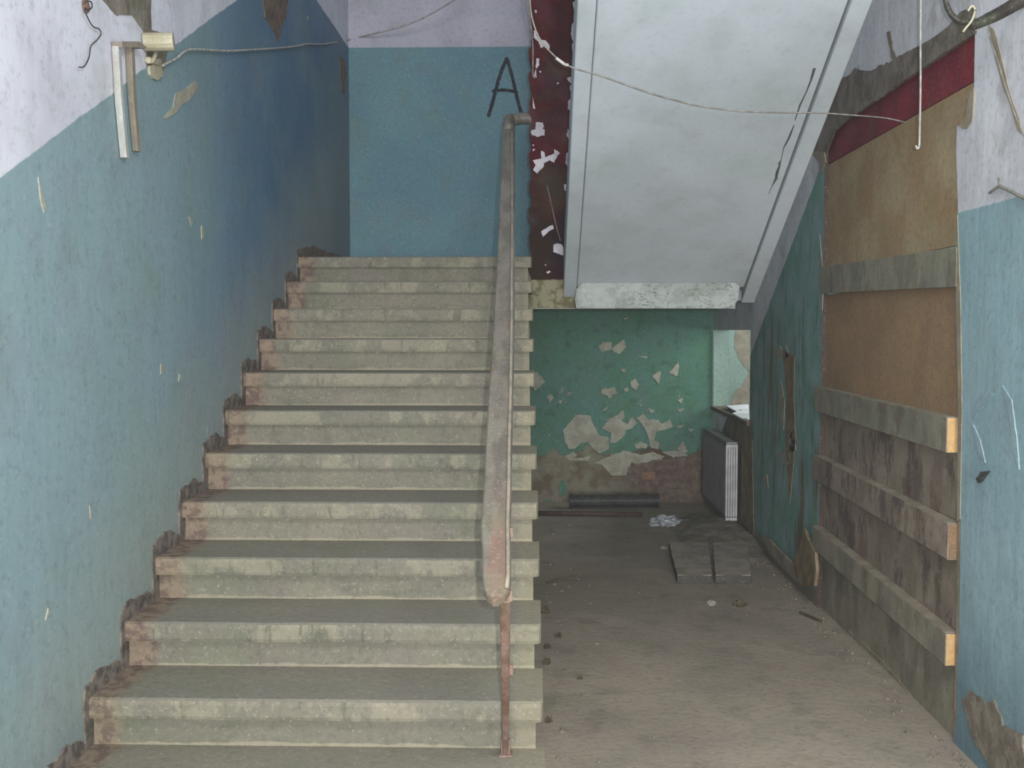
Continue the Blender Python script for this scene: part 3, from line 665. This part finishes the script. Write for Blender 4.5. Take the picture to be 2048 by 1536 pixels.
# ------------------------------------------------------------------ wall fittings and cables
ft = thing('bare_light_bracket', onX(240, 90, XL), 'narrow metal light bracket with two hanging strips on the left wall', 'light fitting')
OF = ft.location.copy()
def wallbar(pts, wd, m, name, parent, off, dep=.02, side=1, X=XL):
    bm = bmesh.new(); P = [onX(x, y, X + side * .004) for x, y in pts]
    L = [p + Vector((0, -wd, 0)) for p in P]; Rr = [p + Vector((0, wd, 0)) for p in P]
    prism(bm, [p - off for p in L + Rr[::-1]], Vector((side * dep, 0, 0))); return put(name, bm, m, parent)
wallbar([(226, 92), (232, 200), (243, 316)], .010, M['metal'], 'strip', ft, OF, .022)
wallbar([(233, 92), (240, 200), (249, 314)], .009, M['metal2'], 'strip_side', ft, OF, .008)
wallbar([(254, 94), (259, 200), (268, 303)], .013, M['metal2'], 'strip', ft, OF, .02)
bm = bmesh.new(); P = [onX(x, y, XL + .004) - OF for x, y in [(222, 83), (258, 83), (274, 95), (270, 98), (255, 95), (224, 95)]]; prism(bm, P, Vector((.035, 0, 0))); put('head', bm, M['metal2'], ft)
cy = thing('ceramic_insulator', onX(314, 84, XL), 'short cream tube insulator lying sideways on the left wall beside the bracket', 'insulator')
OC = cy.location.copy(); bm = bmesh.new()
a = onX(288, 84, XL + .001); b = a + Vector((.098, .02, .006))
tube(bm, [a - OC, a.lerp(b, .1) - OC, a.lerp(b, .9) - OC, b - OC], .032, 14); put('tube', bm, M['ivory'], cy, smooth=False)
bm = bmesh.new(); tube(bm, [p - OC for p in smoothpath([onX(312, 97, XL + .02), onX(310, 112, XL + .025), onX(304, 122, XL + .02), onX(296, 124, XL + .01)])], .007, 6); put('stem', bm, M['ivory'], cy)
bm = bmesh.new(); tube(bm, [onX(296, 120, XL + .012) - OC, onX(318, 124, XL + .012) - OC], .012, 6); put('clip', bm, M['ivory'], cy)
def wire(name, pts, r, m, label, cat='cable', n=6, r2=None):
    bm = bmesh.new(); tube(bm, smoothpath(pts, 5), r, n, r2); o = put(name, bm, m, smooth=True); return tag(o, label, cat)
def lerpY(px, ya, yb):
    n_ = len(px) - 1; return [onY(x, y, ya + (yb - ya) * i / n_) for i, (x, y) in enumerate(px)]
o = onX(175, 10, XL)
wire('loose_wire', [onX(x, y, XL + .012) for x, y in [(168, 8), (172, 2), (182, 4), (184, 14), (176, 20), (170, 16), (172, 28), (185, 52), (198, 58), (202, 68), (194, 80), (182, 92), (178, 115), (168, 133), (158, 134)]], .0022, M['darkcable'], 'thin dark wire curling down the top of the left wall')
bm = bmesh.new(); c0 = onX(172, 12, XL + .006); bmesh.ops.create_uvsphere(bm, u_segments=12, v_segments=8, radius=.022)
for v in bm.verts: v.co = Vector((v.co.x * .35, v.co.y, v.co.z)) + c0
tag(put('ceiling_rose', bm, M['rust'], smooth=True), 'small round rusty socket the thin dark wire hangs from on left wall', 'socket')
pa = [(325, 131), (352, 117), (372, 102), (395, 99), (450, 102), (500, 100), (560, 96), (595, 92), (615, 88), (650, 88), (697, 79), (750, 67), (800, 54), (850, 34), (905, 2), (930, -18)]
ya = onX(325, 131, XL + .01).y
wire('sagging_cable', [onX(x, y, XL + .015) if x < 690 else onY(x, y, YB - .02 - .12 * i) for i, (x, y) in [(max(0, k_ - 10), q_) for k_, q_ in enumerate(pa)]], .0055, M['tape'], 'dirty white flat cable strung from the left wall towards the ceiling')
wire('sagging_cable', lerpY([(1058, -30), (1063, 30), (1078, 75), (1100, 103), (1128, 127), (1160, 140), (1200, 151), (1300, 186), (1350, 200), (1400, 212), (1480, 222), (1560, 225), (1640, 226), (1700, 230), (1770, 236), (1815, 246)], 3.95, 4.5), .0032, M['cable'], 'thin grey cable sagging across the white underside to the red transom')
wire('cable_knot', lerpY([(1112, 116), (1120, 122), (1130, 129), (1136, 130)], 3.93, 3.95), .006, M['tape'], 'pale taped joint in the thin cable over the maroon pillar', 'cable joint')
wire('pillar_cable', [onY(x, y, 5.935) for x, y in [(1052, -20), (1058, 20), (1063, 60), (1066, 100), (1066, 150), (1072, 154)]], .005, M['cable'], 'pale cable running down the left edge of the maroon pillar')
wire('diagonal_cable', [onY(x, y, 5.935) for x, y in [(1094, 370), (1103, 410), (1112, 450), (1121, 482)]], .004, M['rust'], 'brown cable slanting down the lower half of the maroon pillar')
wire('hanging_cable', [onY(x, y, 3.8) for x, y in [(1842, -30), (1841, 80), (1841, 180), (1839, 280), (1838, 294), (1834, 297), (1832, 291)]], .0038, M['tape'], 'straight pale cable hanging in front of the red transom')
wire('wall_cable', [onX(x, y, XR - .012) for x, y in [(1979, 50), (1980, 75), (1998, 130), (2015, 185), (2034, 240), (2062, 300)]], .003, M['cable'], 'thin cable running down the white wall right of the doorway')
cd = thing('sooty_conduit', onY(1960, 30, 3.5), 'thick dark drooping conduit in the top right corner above the doorway', 'conduit')
OCd = cd.location.copy()
bm = bmesh.new(); tube(bm, [p - OCd for p in smoothpath([onY(x, y, 3.5) for x, y in [(2080, -22), (2040, 3), (2000, 26), (1975, 38), (1955, 47), (1940, 48)]])], .026, 10, .015); put('pipe', bm, M['hose'], cd, smooth=True)
bm = bmesh.new(); tube(bm, [p - OCd for p in smoothpath([onY(x, y, 3.5) for x, y in [(1890, -25), (1892, 5), (1902, 28), (1918, 42), (1934, 42), (1950, 48)]])], .0085, 8, .012); put('hook', bm, M['hose'], cd, smooth=True)
bm = bmesh.new(); tube(bm, [p - OCd for p in smoothpath([onY(x, y, 3.47) for x, y in [(1936, 22), (1944, 12), (1950, 20), (1944, 40), (1930, 58), (1926, 64)]])], .004, 6); put('tie', bm, M['ivory'], cd, smooth=True)
cs = thing('cable_stub', onX(1998, 372, XR - .01), 'forked dark cable stub above the blue paint on the right wall', 'cable')
OS = cs.location.copy()
for pp in ([(1997, 356), (1998, 372), (1979, 386)], [(1998, 372), (2020, 382), (2060, 402)]):
    bm = bmesh.new(); tube(bm, [onX(x, y, XR - .012) - OS for x, y in pp], .0055, 6); put('strand', bm, M['cable'], cs)
bm = bmesh.new(); prism(bm, jag([onX(x, y, XR) for x, y in [(1958, 958), (1968, 944), (1982, 942), (1974, 952), (1962, 966)]], .01, .2, 2), Vector((-.012, 0, 0)))
tag(put('wall_hook', bm, M['crack']), 'small dark hook stuck in the light blue wall right of doorway', 'hook')

# ------------------------------------------------------------------ things on the floor
def fl_at(x, y, z=0): return onZ(x, y, z)
p0 = thing('iron_pipe', fl_at(1225, 1012), 'thick black flanged pipe lying at the foot of the green wall', 'pipe'); OO = p0.location.copy()
a, b = onY(1139, 999, 9.12), onY(1318, 1000, 9.16); a.z = b.z = .065
bm = bmesh.new(); tube(bm, [a - OO, b - OO], .055, 16); put('barrel', bm, M['pipe'], p0, smooth=False)
for q, dx in ((a, .03), (b, -.02)):
    bm = bmesh.new(); tube(bm, [q - OO, q + Vector((dx, 0, 0)) - OO], .066, 16); put('flange', bm, M['pipe'], p0)
a, b = fl_at(1062, 1031), fl_at(1285, 1034); a.z = b.z = .02
bm = bmesh.new(); tube(bm, [a, a.lerp(b, .5) + Vector((0, 0, .004)), b], .02, 10); tag(put('thin_pipe', bm, M['pipeb'], smooth=True), 'thin rusty brown pipe lying on the floor before the black one', 'pipe')
# crumpled film
bm = bmesh.new(); c0 = fl_at(1331, 1050); r = bmesh.ops.create_icosphere(bm, subdivisions=4, radius=1)
for v in r['verts']:
    q = 1 + .5 * mnoise.noise(v.co * 2.3) + .22 * abs(mnoise.noise(v.co * 6)); v.co = Vector((v.co.x * .11 * q, v.co.y * .09 * q, max(v.co.z, -.3) * .055 * q + .018)) + c0
tag(put('crumpled_bag', bm, M['bag']), 'crumpled whitish plastic bag on the floor near the radiator', 'bag')
# two dusty blocks
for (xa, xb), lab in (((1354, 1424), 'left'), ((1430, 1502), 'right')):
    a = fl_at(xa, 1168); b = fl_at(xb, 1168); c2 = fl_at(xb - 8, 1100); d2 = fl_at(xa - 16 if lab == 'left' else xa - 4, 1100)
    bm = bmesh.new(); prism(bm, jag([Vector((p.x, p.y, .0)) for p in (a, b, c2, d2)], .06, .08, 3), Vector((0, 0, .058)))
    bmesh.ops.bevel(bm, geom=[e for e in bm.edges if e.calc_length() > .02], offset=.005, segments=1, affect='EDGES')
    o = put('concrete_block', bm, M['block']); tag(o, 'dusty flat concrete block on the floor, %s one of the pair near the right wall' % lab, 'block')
# rubble mound below the radiator: many small lumps, one object
bm = bmesh.new(); rnd = random.Random(5)
for i in range(230):
    u = rnd.gauss(0, 1); v_ = rnd.gauss(0, 1)
    c0 = fl_at(1452 + 34 * u, 1078 + 17 * v_); 
    if c0.x > 1.55 or c0.y > 9.2: continue
    s = rnd.uniform(.012, .05); rock(bm, (c0.x, c0.y, s * .2), (s, s * .9, s * .55), i, 1)
r = bmesh.ops.create_grid(bm, x_segments=28, y_segments=28, size=1)
c0 = fl_at(1455, 1070)
for v in r['verts']:
    d2 = v.co.x ** 2 + v.co.y ** 2; h = .085 * max(0, 1 - d2) + (.02 * mnoise.noise(v.co * 5) if d2 < 1 else 0)
    v.co = Vector((min(c0.x + v.co.x * .42, 1.6), c0.y + v.co.y * .95, max(.0, h) - .002))
o = put('rubble', bm, M['rubble'], kind='stuff'); tag(o, 'low heap of grey rubble and dust below the radiator', 'rubble')
bm = bmesh.new(); rnd = random.Random(9)
for i in range(170):                            # crumbs along the foot of the right wall and by the stair
    if i < 110: y_ = rnd.uniform(3.6, 7.4); c0 = Vector((XR - abs(rnd.gauss(0, .07)) - .02, y_, 0))
    else: y_ = rnd.uniform(3.0, 8.5); c0 = Vector((.05 + abs(rnd.gauss(0, .10)), y_, 0))
    s = rnd.uniform(.004, .014); rock(bm, (c0.x, c0.y, s * .2), (s, s, s * .6), i, 1)
for i in range(70):
    s = rnd.uniform(.003, .008); rock(bm, (rnd.uniform(.06, 1.5), rnd.uniform(3, 8.8), s * .2), (s, s, s * .6), i, 1)
o = put('floor_crumbs', bm, M['rubble'], kind='stuff'); tag(o, 'scattered plaster crumbs and grit on the dusty floor', 'debris')
# single clumps
for (x, y, w_, h_, m, lab) in [(1087, 1226, .022, .03, 'blockd', 'dark brown clump on the floor against the staircase side'), (1117, 1275, .016, .016, 'blockd', 'small dark clump on the floor near the stair, second nearest the brown clump'),
        (1094, 1297, .018, .014, 'blockd', 'small dark clump on the floor just below the round one by the stair'), (1071, 1328, .016, .02, 'blockd', 'dark clump touching the edge of the step low on the stair side'), (1478, 1212, .034, .022, 'blockd', 'dark lump alone on the floor in front of the concrete blocks'),
        (1423, 1210, .022, .018, 'plaster', 'pale pebble on the floor left of the dark lump'), (1091, 1444, .014, .014, 'blockd', 'small dark chip on the floor beside the lowest steps'), (1160, 1358, .014, .008, 'blockd', 'flat dark flake on the floor in the middle right of stair')]:
    c0 = fl_at(x, y); c0.x = max(c0.x, .045); bm = bmesh.new(); rock(bm, (c0.x, c0.y, h_ * .4), (w_, w_ * .8, h_), int(x), 3, .45); tag(put('debris_lump', bm, M[m]), lab, 'debris')
a, b = fl_at(1092, 1169), fl_at(1155, 1165); a.z = .012; b.z = .05
wire('stick', [a, a.lerp(b, .3) + Vector((0, 0, .004)), a.lerp(b, .6), b], .006, M['blockd'], 'short dark stick lying on the floor near the staircase', 'stick')
a, b = fl_at(1600, 1229), fl_at(1642, 1246); a.z = b.z = .012
wire('twig', [a, a.lerp(b, .5), b], .007, M['blockd'], 'thin dark twig at the foot of the right wall by the doorway', 'twig')
# leaning plank and shard at the right wall
P = [(1523, 1072), (1536, 1078), (1580, 1125), (1604, 1160), (1592, 1163), (1560, 1130), (1540, 1108)]
bm = bmesh.new(); prism(bm, [onX(x, y, XR - .03) for x, y in P], Vector((.022, 0, 0))); o = put('leaning_plank', bm, M['plank']); tag(o, 'pale narrow plank sloping down against the green right wall', 'plank')
P = [(1608, 1058), (1616, 1080), (1629, 1105), (1632, 1140), (1628, 1172), (1600, 1170), (1590, 1150), (1585, 1118), (1594, 1108)]
bm = bmesh.new(); prism(bm, [onX(x, y, XR - .03 - .02 * (y - 1058) / 110) for x, y in P], Vector((.018, 0, 0))); o = put('leaning_shard', bm, M['shard']); tag(o, 'pointed brown shard of board propped upright against the right wall', 'board')
